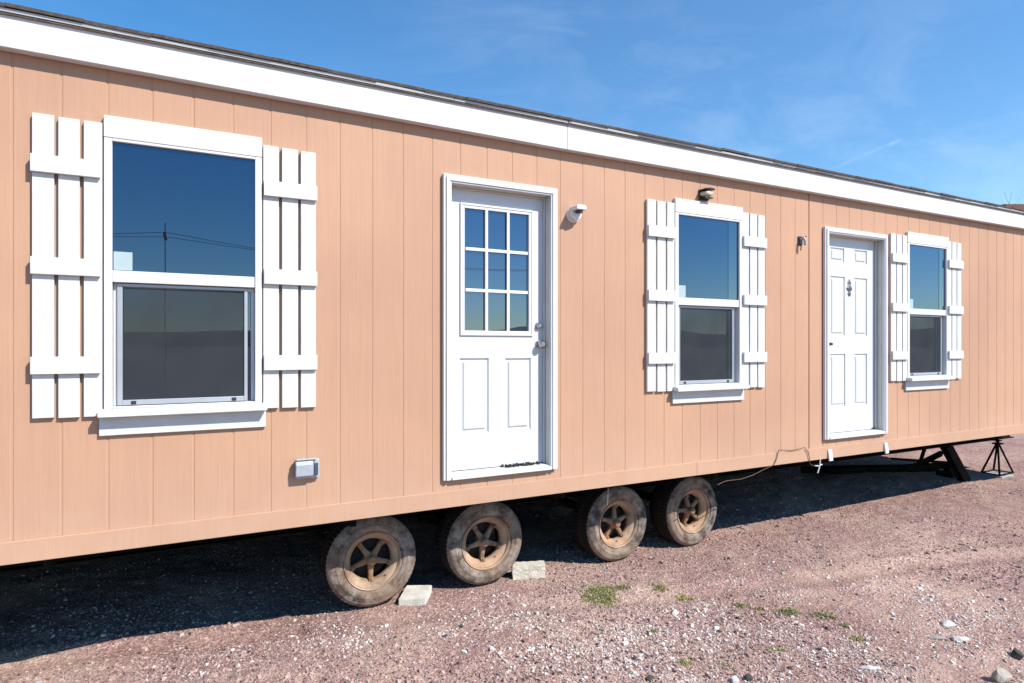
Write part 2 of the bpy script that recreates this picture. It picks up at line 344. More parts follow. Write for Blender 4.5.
# return edges of the openings are covered by the frames; back and end walls
wl = MB(); wl.holed([X0, X1], [ZB, ZT], YB, lambda x, z: False)
obj('wall', MB().add([(X0, YB, ZB), (X1, YB, ZB), (X1, YB, ZT), (X0, YB, ZT)], [(3, 2, 1, 0)]), M['siding'], home)
for xe, sgn in ((X0, -1), (X1, 1)):
    RZ = 3.575 + .16 * YB / 2
    mb = MB(); ys = [i * .2135 for i in range(21)]
    for i in range(20):
        a, b = ys[i], ys[i + 1] - .006; dx = sgn * .006
        za = 3.56 + .16 * min(a, YB - a); zb = 3.56 + .16 * min(b, YB - b)
        mb.add([(xe + dx, a, ZB), (xe + dx, b, ZB), (xe + dx, b, zb), (xe + dx, a, za)], [(0, 1, 2, 3)] if sgn > 0 else [(3, 2, 1, 0)])
        mb.add([(xe, b, ZB), (xe, ys[i + 1], ZB), (xe, ys[i + 1], za), (xe, b, za)], [(0, 1, 2, 3)] if sgn > 0 else [(3, 2, 1, 0)])
    obj('wall', mb, M['siding'], home)
    obj('corner_trim', MB().box(xe - .02 if sgn < 0 else xe - .07, xe + .07 if sgn < 0 else xe + .02, -.022, -.001, .891, 3.352), M['white'], home, bevel=.002)
# base band along the bottom of the wall: three boards end to end
for a, b in ((X0 - .02, -1.02), (-1.018, 3.86), (3.862, 8.74), (8.742, X1 + .02)):
    obj('base_board', MB().box(a, b, -.020, -.0005, ZB - .004, .887), M['tantrim'], home, bevel=.003)
# floor, belly, roof
obj('floor', MB().box(X0 + .01, X1 - .01, .012, YB - .012, ZB + .01, ZB + .1), M['belly'], home)
rf = MB(); th = .03
for (ya, za, yb, zb) in ((-.078, 3.562, YB / 2, 3.562 + .16 * (YB / 2 + .085)), (YB + .085, 3.562, YB / 2, 3.562 + .16 * (YB / 2 + .085))):
    rf.add([(X0 - .1, ya, za), (X1 + .1, ya, za), (X1 + .1, yb, zb), (X0 - .1, yb, zb),
            (X0 - .1, ya, za - th), (X1 + .1, ya, za - th), (X1 + .1, yb, zb - th), (X0 - .1, yb, zb - th)],
           [(0, 1, 2, 3), (7, 6, 5, 4), (0, 4, 5, 1), (1, 5, 6, 2), (3, 7, 4, 0)])
roof = obj('roof', rf, M['shingle'], home)
sh = MB(); x = X0 - .12
while x < X1 + .1:
    w = random.uniform(.28, .34); o = random.uniform(-.006, .008); lift = random.uniform(-.001, .004) + (.008 if random.random() < .07 else 0)
    sh.add([(x + .001, -.094 + o, 3.5605 + lift), (x + w, -.094 + o * .4, 3.5605 + lift * .6), (x + w, .22, 3.612), (x + .001, .22, 3.612),
            (x + .001, -.096 + o, 3.5775 + lift), (x + w, -.096 + o * .4, 3.577 + lift * .6), (x + w, .22, 3.630), (x + .001, .22, 3.630)],
           [(0, 3, 2, 1), (4, 5, 6, 7), (0, 1, 5, 4), (1, 2, 6, 5), (3, 0, 4, 7)])
    x += w
obj('shingle_edge', sh, M['shingle'], roof)
dr = MB()
for a, b in ((X0 - .1, -1.3), (-1.297, 1.60), (1.6035, 2.515), (2.524, 4.85), (4.853, 8.62), (8.623, X1 + .1)):
    dz = random.uniform(-.002, .002)
    dr.prism([(-.066, 3.546 + dz), (-.082, 3.5435 + dz), (-.084, 3.5595 + dz), (-.066, 3.5595 + dz)], 'x', a, b)
obj('drip_edge', dr, M['drip'], roof)
for a, b, za, zb in ((X0 - .08, -2.35, 3.384, 3.385), (-2.348, 2.518, 3.385, 3.352), (2.5215, 7.05, 3.352, 3.354), (7.0525, X1 + .08, 3.354, 3.362)):
    obj('fascia_board', MB().prism([(a, za), (b, zb), (b, 3.542), (a, 3.542)], 'y', -.064, -.002), M['fascia'], home, bevel=.002)
obj('soffit_trim', MB().box(X0 - .1, X1 + .1, -.056, 0.05, 3.5435, 3.5445), M['vinyl'], home)
bf = MB().box(X0 - .08, X1 + .08, YB + .002, YB + .058, 3.352, 3.53); obj('fascia_board', bf, M['fascia'], home, bevel=.002)

# windows -----------------------------------------------------------
def make_window(c):
    mb = MB()
    for a, b in ((-.395, -.357), (.357, .395)): mb.box(c + a, c + b, -.026, .075, 1.542, 3.0)
    mb.box(c - .357, c + .357, -.026, .075, 2.985, 3.0)
    mb.box(c - .357, c + .357, -.026, .075, 1.542, 1.552)
    mb.box(c - .357, c + .357, -.018, .03, 2.226, 2.289)
    w = obj('window', mb, M['vinyl'], home, at=(c, 0, 1.53), bevel=.003)
    hd = MB().box(c - .3955, c + .3955, -.029, -.001, 3.0015, 3.118); obj('head_trim', hd, M['whiteh'], w, bevel=.003)
    up = MB().box(c - .357, c + .357, -.006, .002, 2.289, 2.985); obj('upper_pane', up, M['glass'], w)
    lo = MB().box(c - .357, c + .357, .044, .052, 1.552, 2.226); obj('lower_pane', lo, M['glasslow'], w)
    rv = MB()
    rv.box(c + .338, c + .356, .022, .043, 1.553, 2.225); rv.box(c - .356, c - .338, .022, .043, 1.553, 2.225)
    rv.box(c - .338, c + .338, .022, .043, 2.20, 2.225)
    obj('sash_frame', rv, M['vinyl'], w, bevel=.002)
    sf = MB()
    sf.box(c - .337, c - .312, .006, .020, 1.556, 2.222); sf.box(c + .300, c + .318, .006, .020, 1.556, 2.222)
    sf.box(c - .312, c + .300, .006, .020, 1.556, 1.584); sf.box(c - .312, c + .300, .006, .020, 2.205, 2.222)
    obj('screen_frame', sf, M['screenframe'], w, bevel=.002)
    scn = MB().add([(c - .312, .013, 1.584), (c + .300, .013, 1.584), (c + .300, .013, 2.205), (c - .312, .013, 2.205)], [(0, 1, 2, 3)])
    obj('insect_screen', scn, M['screen'], w)
    for dx in (-.26, .245):
        obj('latch', MB().box(c + dx - .012, c + dx + .012, .001, .0055, 1.560, 1.578), M['blackrubber'], w, bevel=.0015)
    sl_ = MB().prism([(-.086, 1.502), (-.086, 1.534), (-.027, 1.5415), (-.002, 1.5415), (-.002, 1.502)], 'x', c - .418, c + .418)
    obj('sill', sl_, M['whiteh'], w, bevel=.003)
    ap = MB().box(c - .417, c + .417, -.022, -.001, 1.398, 1.5005); obj('apron', ap, M['whiteh'], w, bevel=.003)
    st = MB().box(c - .352, c - .265, -.0085, -.0065, 2.293, 2.392); obj('sticker', st, M['sticker'], w)
    return w
w0 = make_window(WIN[0])
def make_shutter(c, xs3, inner):
    x0, x1 = xs3[0][0], xs3[-1][1]
    mb = MB()
    for i, (a, b) in enumerate(xs3):
        j = random.uniform(-.003, .003)
        mb.box(c + a, c + b, -.024, -.001, 1.505 + j, 3.075 + j)
    s = obj('shutter', mb, M['white'], home, at=(c + (x0 + x1) / 2, 0, 1.505), bevel=.002)
    for z in (1.735, 2.249, 2.774):
        a, b = (c + x0 - .004, c + x1 - .008) if inner > 0 else (c + x0 + .002, c + x1 + .005)
        obj('batten', MB().box(a, b, -.0475, -.0245, z, z + .0895), M['whiteh'], s, bevel=.002)
    return s
shl = make_shutter(0, [(-.704, -.612), (-.594, -.502), (-.484, -.402)], 1)
shr = make_shutter(0, [(.402, .489), (.508, .600), (.617, .705)], -1)
for c in WIN[1:]:
    for o in (w0, shl, shr):
        q = copy_tree(o, home, Vector(o.location) + Vector((c, 0, 0)))
        if o is w0: obj('reflection_band', MB().box(c + .235, c + .338, -.0085, -.0065, 2.292, 2.982), M['glass2'], q)  # brighter strip on the upper pane, imitating a double reflection in the glass
        if o is not w0: q.scale.x = .955; q.location.x += (.007 if o is shl else -.018 if c < 5 else -.034)

# doors --------------------------------------------------------------
def ring_panel(mb, x0, x1, z0, z1, y, steps):
    """nested rectangles: (inset, depth) pairs, last one filled"""
    prev = None
    for ins, dp in steps:
        r = [(x0 + ins, y + dp, z0 + ins), (x1 - ins, y + dp, z0 + ins), (x1 - ins, y + dp, z1 - ins), (x0 + ins, y + dp, z1 - ins)]
        if prev:
            mb.add(prev + r, [(i, (i + 1) % 4, (i + 1) % 4 + 4, i + 4) for i in range(4)])
        prev = r
    mb.add(prev, [(0, 1, 2, 3)])
def door_frame(D, jx):
    x0, x1, z0, z1 = D; mb = MB()
    # moulded casing in three steps
    for (o, i, ya, yb) in ((0, .018, -.030, .0), (.018, .046, -.040, .0), (.046, .058, -.032, .0)):
        mb.box(x0 + o, x0 + i, ya, -.0005, z0, z1 - o); mb.box(x1 - i, x1 - o, ya, -.0005, z0, z1 - o)
        mb.box(x0 + i, x1 - i, ya, -.0005, z1 - i, z1 - o)
    f = obj('door_frame', mb, M['vinyl'], home, at=(x0, 0, z0), bevel=.0025)
    jm = MB()
    jm.box(x0 + .045, x0 + .06, .0005, .12, z0 + .03, z1 - .0605); jm.box(x1 - .06, x1 - .045, .0005, .12, z0 + .03, z1 - .0605)
    jm.box(x0 + .06, x1 - .06, .0005, .12, z1 - .06, z1 - .045)
    jm.box(x1 - .075 - jx, x1 - .0605, .045, .062, z0 + .035, z1 - .0605); jm.box(x0 + .0605, x1 - .075 - jx, .045, .062, z1 - .072, z1 - .0605)
    obj('door_jamb', jm, M['jamb'], f, bevel=.002)
    tb = MB().prism([(-.042, z0), (-.042, z0 + .018), (.0, z0 + .032), (.13, z0 + .04), (.13, z0)], 'x', x0 + .059, x1 - .059)
    obj('threshold', tb, M['vinyl'], f, bevel=.002)
    return f
f1 = door_frame(D1, 0); f2 = door_frame(D2, .012)
YS = .064
def door(D, panels, lite=None):
    x0, x1, z0, z1 = D[0] + .061, D[1] - .061, D[2] + .042, D[3] - .062
    holes = list(panels) + ([lite] if lite else [])
    mb = MB(); xs = [x0, x1]; zs = [z0, z1]
    for a, b, c, d in holes: xs += [a, b]; zs += [c, d]
    mb.holed(xs, zs, YS, lambda x, z: any(a < x < b and c < z < d for a, b, c, d in holes))
    for a, b, c, d in panels:
        ring_panel(mb, a, b, c, d, YS, [(0, 0), (.004, .009), (.012, .013), (.024, .012), (.034, .002), (.040, .001)])
    mb.box(x0, x1, YS + .012, YS + .05, z0, z1) if not lite else None
    return obj('door', mb, M['door'], home, at=(x0, YS, z0))
L1 = (1.735, 2.262, 1.985, 2.862)
d1 = door(D1, [(1.704, 1.930, 1.258, 1.794), (2.064, 2.278, 1.256, 1.791)], L1)
mb = MB()
a, b, c, d = L1
for (o, i, yy) in ((.030, .016, -.012), (.016, .0, -.008)):
    mb.box(a - o, a - i, YS + yy, YS - .0005, c - o, d + o); mb.box(b + i, b + o, YS + yy, YS - .0005, c - o, d + o)
    mb.box(a - i, b + i, YS + yy, YS - .0005, d + i, d + o); mb.box(a - i, b + i, YS + yy, YS - .0005, c - o, c - i)
mb.box(a, a + .004, YS - .008, YS + .03, c, d); mb.box(b - .004, b, YS - .008, YS + .03, c, d); mb.box(a + .004, b - .004, YS - .008, YS + .03, c, c + .004); mb.box(a + .004, b - .004, YS - .008, YS + .03, d - .004, d)
wx = (b - a) / 3; hz_ = (d - c) / 3
for k in (1, 2): mb.box(a + k * wx - .011, a + k * wx + .011, YS - .0065, YS + .008, c + .004, d - .004)
for k in (1, 2):
    for j in range(3):
        mb.box(a + j * wx + .0115, a + (j + 1) * wx - .0115, YS - .005, YS + .008, c + k * hz_ - .011, c + k * hz_ + .011)
obj('window_grille', mb, M['vinyl'], d1, bevel=.0025)
obj('glass_pane', MB().box(a, b, YS + .012, YS + .018, c, d), M['doorglass'], d1)
def knob(parent, x, z, r, out, m, name, n=32):
    prof = [(0.0001, -out), (r * .6, -out), (r * .95, -out + r * .35), (r, -out + r * .75), (r * .8, -out + r * 1.3), (r * .42, -out + r * 1.7), (r * .42, -.008), (r * 1.15, -.007), (r * 1.2, -.0005)]
    return obj(name, MB().lathe_y(prof, n, (x, YS, z)), m, parent, smooth=True)
knob(d1, 2.348, 1.895, .028, .065, M['nickel'], 'door_knob')
knob(d1, 2.340, 2.033, .022, .030, M['nickel'], 'deadbolt')
# torn weatherstrip lying on the threshold
ws = MB()
for k in range(46):
    xx = 2.03 + .30 * (k / 46) + random.uniform(-.01, .01); hh = random.uniform(.006, .022); yy = random.uniform(.02, .058)
    ws.box(xx, xx + random.uniform(.006, .02), yy - .006, yy, D1[2] + .036, D1[2] + .036 + hh)
obj('torn_weatherstrip', ws, M['blackrubber'], f1)
ws = MB()
for k in range(7): ws.box(6.40 + k * .008, 6.407 + k * .008, .05, .058, D2[2] + .038, D2[2] + .045 + random.uniform(0, .01))
obj('torn_weatherstrip', ws, M['blackrubber'], f2)
p2 = [(5.740, 5.960, 2.735, 2.878), (6.125, 6.335, 2.735, 2.878), (5.740, 5.970, 1.985, 2.588), (6.125, 6.337, 1.985, 2.588), (5.740, 5.978, 1.262, 1.800), (6.125, 6.337, 1.262, 1.800)]
d2 = door(D2, p2)
knob(d2, 5.726, 1.900, .014, .035, M['darkmetal'], 'door_knob')
kn = MB()
kx = 6.040
for (zc, hw, hh, out) in ((2.535, .030, .030, .018), (2.480, .046, .040, .026), (2.425, .026, .034, .020)):
    vs = [(kx, YS - out, zc)] + [(kx + hw * math.sin(t) * (1 + .25 * math.cos(3 * t)), YS - .001, zc + hh * math.cos(t) * (1 + .2 * math.cos(2 * t))) for t in [2 * math.pi * i / 16 for i in range(16)]]
    kn.add(vs, [(0, 1 + (i + 1) % 16, 1 + i) for i in range(16)])
obj('door_knocker', kn, mat('aged_pewter', (.16, .165, .17), .45, metal=.5, var=.2, vscale=40), d2, smooth=True)

# things fixed to the wall ---------------------------------------------
pl = empty('porch_light', (2.608, 0, 2.895), home)
mb = MB().lathe_y([(.0001, -.060), (.040, -.060), (.047, -.054), (.047, -.022), (.058, -.018), (.060, -.001)], 40, (2.608, 0, 2.878))
obj('lamp_base', mb, M['lampwhite'], pl, smooth=True)
mb = MB().prism([(2.566, 2.899), (2.566, 2.922), (2.578, 2.936), (2.643, 2.936), (2.655, 2.922), (2.655, 2.899)], 'y', -.125, -.012)
obj('lamp_hood', mb, M['lampwhite'], pl, bevel=.006, seg=3)
mb = MB(); mb.tube([(2.610, -.088, 2.900), (2.610, -.088, 2.881)], .026, 20); obj('lamp_socket', mb, M['blackrubber'], pl)

pl = empty('wall_light', (3.955, 0, 3.17), home)
obj('lamp_base', MB().box(3.885, 4.015, -.018, -.001, 3.118, 3.222), M['darkmetal'], pl, bevel=.006)
mb = MB().prism([(3.893, 3.2185), (3.891, 3.208), (4.013, 3.208), (4.011, 3.2185), (3.985, 3.227), (3.920, 3.227)], 'y', -.105, -.019)
obj('lamp_hood', mb, M['darkmetal'], pl, bevel=.005)
prof = [(.0001, -.098), (.030, -.096), (.048, -.084), (.058, -.060), (.060, -.0195)]
mb = MB().lathe_y(prof, 32, (0, 0, 0)); mb.v = [(3.953 + x_ * 1.05, y_, 3.174 + z_ * .52) for x_, y_, z_ in mb.v]
obj('lamp_glass', mb, M['cream_glass'], pl, smooth=True)
mb = MB().prism([(3.895, 3.128), (3.915, 3.139), (3.995, 3.139), (4.010, 3.128)], 'y', -.085, -.019); obj('lamp_guard', mb, M['darkmetal'], pl, bevel=.003)
pl.scale = (.86, .86, .86); pl.location.z += .012

pl = empty('lamp_bracket', (5.20, 0, 2.887), home)
obj('back_plate', MB().box(5.165, 5.225, -.012, -.001, 2.845, 2.928), M['darkmetal'], pl, bevel=.004)
mb = MB(); mb.tube([(5.195, -.012, 2.90), (5.195, -.05, 2.905), (5.197, -.062, 2.87), (5.20, -.06, 2.835)], [.012, .014, .016, .012], 12)
obj('socket', mb, M['greyplastic'], pl, smooth=True)
mb = MB(); mb.tube([(5.185, -.012, 2.85), (5.18, -.03, 2.83), (5.172, -.028, 2.79)], .005, 8)
obj('wire_stub', mb, M['blackrubber'], pl)
obj('wire_stub', MB().tube([(5.21, -.012, 2.915), (5.235, -.045, 2.925)], .006, 8), M['blackrubber'], pl)

ox, oz = .655, 1.127
bx = obj('outlet_box', MB().box(ox - .070, ox + .070, -.034, -.001, oz - .058, oz + .058), M['paleplastic'], home, at=(ox, 0, oz), bevel=.006)
mb = MB().prism([(-.034, oz - .045), (-.062, oz - .040), (-.068, oz + .030), (-.050, oz + .056), (-.034, oz + .058)], 'x', ox - .074, ox + .030)
obj('outlet_cover', mb, M['greyplastic'], bx, bevel=.006, seg=3)
obj('outlet_window', MB().box(ox + .034, ox + .060, -.052, -.0345, oz - .040, oz + .035), M['darkblue'], bx, bevel=.004)
mb = MB()
mb.box(ox - .070, ox + .05, -.060, -.030, oz + .0585, oz + .066)
obj('outlet_hinge', mb, M['paleplastic'], bx, bevel=.002)

cab = [(4.132, .012, .657), (4.18, .011, .672), (4.233, .01, .684), (4.33, .009, .682), (4.426, .005, .683), (4.55, -.01, .708), (4.671, -.02, .747), (4.803, -.028, .781), (4.838, -.030, .833), (4.855, -.028, .88), (4.87, -.030, .915), (4.90, -.031, .911),
       (5.0, -.030, .899), (5.077, -.030, .897), (5.16, -.030, .902), (5.227, -.030, .910), (5.276, -.031, .867), (5.295, -.03, .81), (5.305, -.027, .755), (5.34, -.02, .730), (5.393, -.015, .718), (5.44, -.015, .715), (5.497, -.015, .719)]
cb = obj('hanging_cable', MB().tube(cab, .0036, 8), M['cable_brown'], home, at=(4.87, 0, .9), smooth=True)
mb = MB(); mb.tube([(5.47, -.015, .80), (5.468, -.02, .765), (5.455, -.025, .72), (5.44, -.028, .69), (5.416, -.03, .648)], .006, 8)
mb.tube([(5.393, -.017, .718), (5.45, -.02, .712), (5.50, -.016, .722)], .006, 8)
obj('cable_end', mb, M['cable_white'], cb, smooth=True)
obj('hanging_wire', MB().tube([(2.985, .06, .79), (2.987, .06, .72), (2.983, .06, .66), (2.985, .07, .60)], .0025, 6), M['screenframe'], home)
for x in (5.605, 6.515):
    mb = MB().prism([(-.0205, .862), (-.027, .862), (-.040, .80), (-.044, .752), (-.036, .748), (-.0205, .79)], 'x', x - .027, x + .027)
    obj('trim_clip', mb, M['vinyl'], home, at=(x, 0, .80), bevel=.002)

# added unseen boards closing the far side and left end, darkening the shade underneath
sk_ = MB()
x = X0 + .02
while x < 8.4:
    sk_.box(x, x + .60, YB - .030, YB - .012 + .004 * (int(x * 5) % 2), -.12, .770); x += .602
obj('added_shade_boards', sk_, M['siding'], home)
obj('added_shade_boards', MB().box(X0 + .02, X0 + .045, .30, YB - .035, -.12, .770), M['siding'], home)
# chassis --------------------------------------------------------------
ch = MB()
for y in (.86, 3.42):
    ch.box(X0 + .1, 11.08, y - .06, y + .06, .495, .508); ch.box(X0 + .1, 11.08, y - .006, y + .006, .508, .757); ch.box(X0 + .1, 11.08, y - .06, y + .06, .757, .77)
chassis = obj('chassis', ch, M['steel'], home)
for k in range(10):
    x = X0 + .5 + 1.6 * k
    mb = MB(); mb.box(x - .03, x + .03, .925, 3.355, .60, .764)
    for ya, yb, s in ((.04, .795, 1), (YB - .04, 3.485, -1)):
        mb.prism([(ya, .764), (yb, .764), (yb, .60), (ya, .715)], 'x', x - .02, x + .02)
    obj('crossmember', mb, M['steel'], chassis)
WX = [1.168, 2.056, 3.328, 4.200]; WY = .37; WR = .333
for x in WX:
    mb = MB(); mb.tube([(x, WY + .2, WR), (x, YB - .6, WR)], .04, 12); obj('axle', mb, M['steel'], chassis)
    for y in (.86, 3.42):
        mb = MB().tube([(x - .36, y + .004, .47), (x - .2, y + .004, .405), (x, y + .004, .385), (x + .2, y + .004, .405), (x + .36, y + .004, .47)], .03, 6)
        mb.box(x - .38, x - .33, y - .03, y + .03, .44, .4945); mb.box(x + .33, x + .38, y - .03, y + .03, .44, .4945)
        obj('leaf_spring', mb, M['steel'], chassis)

# wheels ---------------------------------------------------------------
DZ = {WX[0]: .02, WX[1]: .018, WX[2]: -.004, WX[3]: .0}
def make_wheel(x):
    w = empty('wheel', (x, WY, WR), home); c = (x, WY, WR)
    NS = 192
    prof = [(.192, .012), (.2065, .006), (.216, -.001), (.2165, -.006), (.228, -.010), (.243, -.0125), (.2445, -.0155), (.2565, -.0155), (.258, -.0125), (.276, -.010), (.288, -.005), (.2895, -.0075), (.296, -.004), (.3075, .008), (.318, .020), (.325, .036), (.3275, .058), (.3275, .082), (.318, .085), (.318, .093), (.3285, .096), (.3285, .128), (.318, .131), (.318, .139), (.3275, .142), (.3275, .166), (.325, .184), (.315, .200), (.300, .214), (.27, .226), (.235, .220), (.200, .205), (.192, .200)]
    shoulder = {14: .988, 15: .977, 16: .974, 17: .974, 24: .974, 25: .974, 26: .974, 27: .98}
    def rm(k, j): return shoulder[j] if (j in shoulder and k % 3 == 0) else 1.0
    prof = [(q * 1.02 if q > .21 else q, y_ if y_ < .06 else .06 + (y_ - .06) * 1.32) for q, y_ in prof]
    mb = MB().lathe_y(prof, NS, c, rmod=rm)
    ty_ = obj('tyre', mb, M['tyre'], w, smooth=28); ty_.data.materials.append(M['tread'])
    for pg in ty_.data.polygons:
        js_ = [v % len(prof) for v in pg.vertices]
        if min(js_) >= 14: pg.material_index = 1
    # bead line and raised lettering ridges round the sidewall
    prof = [(.192, .030), (.196, .004), (.203, -.002), (.206, .002), (.2065, .012), (.200, .016), (.190, .022), (.178, .026), (.166, .034), (.152, .052), (.147, .062), (.145, .085), (.150, .090), (.17, .085), (.19, .12), (.192, .20), (.196, .21)]
    rim = obj('rim', MB().lathe_y(prof, 96, c), M['rim'], w, smooth=50)
    hb = MB()
    hb.lathe_y([(.0001, .004), (.024, .005), (.031, .011), (.033, .018), (.033, .040), (.043, .050), (.048, .075), (.050, .11)], 32, c)
    for k in range(5):
        t = -math.pi / 2 + k * 2 * math.pi / 5
        ct, st = math.cos(t), math.sin(t)
        def P(r, s, y): return (c[0] + r * ct - s * st, c[1] + y, c[2] + r * st + s * ct)
        rr = [.030, .075, .115, .155]; ww = [.024, .018, .0155, .019]; yy = [.048, .050, .056, .062]
        vs = []; fs = []
        for r_, w_, y_ in zip(rr, ww, yy):
            vs += [P(r_, -w_, y_ + .006), P(r_, -w_ * .5, y_), P(r_, w_ * .5, y_), P(r_, w_, y_ + .006), P(r_, w_, y_ + .034), P(r_, -w_, y_ + .034)]
        for i in range(3):
            for q in range(6): fs.append((i * 6 + q, (i + 1) * 6 + q, (i + 1) * 6 + (q + 1) % 6, i * 6 + (q + 1) % 6))
        fs.append(tuple(range(18, 24)))
        hb.add(vs, fs)
        # clamp and nut at the spoke end
        hb.lathe_y([(.0001, .036), (.009, .037), (.011, .042), (.011, .06)], 10, (c[0] + .141 * ct, c[1], c[2] + .141 * st))
        hb.add([P(.128, -.017, .046), P(.156, -.017, .040), P(.156, .017, .040), P(.128, .017, .046), P(.128, -.017, .066), P(.156, -.017, .066), P(.156, .017, .066), P(.128, .017, .066)],
               [(0, 1, 2, 3), (0, 4, 5, 1), (1, 5, 6, 2), (2, 6, 7, 3), (3, 7, 4, 0)])
    obj('hub', hb, M['hub'], w, smooth=35)
    dm = MB().lathe_y([(.05, .112), (.13, .112), (.138, .118), (.14, .19)], 40, c); obj('brake_drum', dm, M['drum'], w, smooth=40)
    vl = MB().tube([(c[0] + .105, c[1] + .052, c[2] - .128), (c[0] + .098, c[1] + .03, c[2] - .120)], .0045, 8); obj('valve_stem', vl, M['blackrubber'], w)
    return w
w1 = make_wheel(WX[0])
for x, roll, yaw in ((WX[1], 3, 0), (WX[2], 37, 0), (WX[3], 22, 2)):
    c_ = copy_tree(w1, home, Vector(w1.location) + Vector((x - WX[0], 0, 0))); c_.rotation_euler = (0, R(roll), R(yaw)); c_.location.z += DZ[x]
w1.location.z += DZ[WX[0]]

# ------------------------------------------------------------------ the ground
def vnoise(x, y, s, seed=0):
    """smooth value noise on arrays"""
    x = x / s + 131.7 * seed; y = y / s + 57.3 * seed
    xi = np.floor(x).astype(int); yi = np.floor(y).astype(int); fx = x - xi; fy = y - yi
    fx = fx * fx * (3 - 2 * fx); fy = fy * fy * (3 - 2 * fy)
    def h(a, b):
        n = (a * 374761393 + b * 668265263 + seed * 97531) & 0x7fffffff
        n = ((n ^ (n >> 13)) * 1274126177) & 0x7fffffff
        return ((n ^ (n >> 16)) & 0xffff) / 65535.0
    return (h(xi, yi) * (1 - fx) + h(xi + 1, yi) * fx) * (1 - fy) + (h(xi, yi + 1) * (1 - fx) + h(xi + 1, yi + 1) * fx) * fy
(ra, rb), (rc, rd) = ground(60, 657), ground(360, 625)
RUT = (rb - (rd - rb) / (rc - ra) * ra, (rd - rb) / (rc - ra))
def rut(x, y):
    m = np.zeros_like(x)
    for k in (0, 1): m = np.maximum(m, np.exp(-((y - (RUT[0] + RUT[1] * x - k * 1.55 + .06 * np.sin(x * 1.3 + k))) / .13) ** 2))
    return m
def gz(x, y):
    x = np.asarray(x, float); y = np.asarray(y, float)
    fade = np.clip(1 - (np.hypot(x - 4, y + .5) - 9) / 8, 0, 1)
    z = (vnoise(x, y, .9, 1) - .5) * .045 + (vnoise(x, y, .33, 2) - .5) * .024 + (vnoise(x, y, .11, 3) - .5) * .014 + (vnoise(x, y, .045, 4) - .5) * .008
    for k in (0, 1):
        yr = RUT[0] + RUT[1] * x - k * 1.55 + .06 * np.sin(x * 1.3 + k)
        z = z - .020 * np.exp(-((y - yr) / .10) ** 2) + .012 * np.exp(-((y - yr - .19) / .07) ** 2) + .010 * np.exp(-((y - yr + .19) / .07) ** 2)
    # the wheels stand on trodden ground
    tr = np.exp(-((y - .45) / .28) ** 2) * ((x > .7) & (x < 4.7))
    z = z * (1 - .75 * tr)
    z = z + .012 * np.exp(-((y - .45) / .3) ** 2) * np.clip((2.8 - x) / .5, 0, 1) * np.clip((x - .5) / .4, 0, 1)
    z = z - .055 * np.exp(-((x - .62) / .28) ** 2 - ((y - .85) / .45) ** 2)
    return z * fade
def grid_axis(lo, hi, step, far):
    a = np.arange(lo, hi + step / 2, step); o = []; d = step; p = 0
    while p < far: d *= 1.35; p += d; o.append(p)
    o = np.array(o); return np.concatenate([lo - o[::-1], a, hi + o])
gx = grid_axis(-2.2, 13.5, .025, 2500); gy = grid_axis(-3.4, 3.2, .025, 2500)
XX, YY = np.meshgrid(gx, gy); ZZ = gz(XX, YY)
def np_mesh(name, V, Q, material, mats=None, midx=None, smooth=True):
    me = bpy.data.meshes.new(name); n = len(V); k = Q.shape[1]
    me.vertices.add(n); me.vertices.foreach_set('co', V.astype(np.float32).ravel())
    me.loops.add(Q.size); me.loops.foreach_set('vertex_index', Q.astype(np.int32).ravel())
    me.polygons.add(len(Q)); me.polygons.foreach_set('loop_start', np.arange(0, Q.size, k, dtype=np.int32))
    me.polygons.foreach_set('use_smooth', np.full(len(Q), smooth))
    for m in (mats or [material]): me.materials.append(m)
    if midx is not None: me.polygons.foreach_set('material_index', midx.astype(np.int32))
    me.update(calc_edges=True); me.validate()
    o = bpy.data.objects.new(name, me); COL.objects.link(o); return o
nx, ny = len(gx), len(gy)
idx = np.arange(nx * ny).reshape(ny, nx)
Q = np.stack([idx[:-1, :-1], idx[:-1, 1:], idx[1:, 1:], idx[1:, :-1]], -1).reshape(-1, 4)
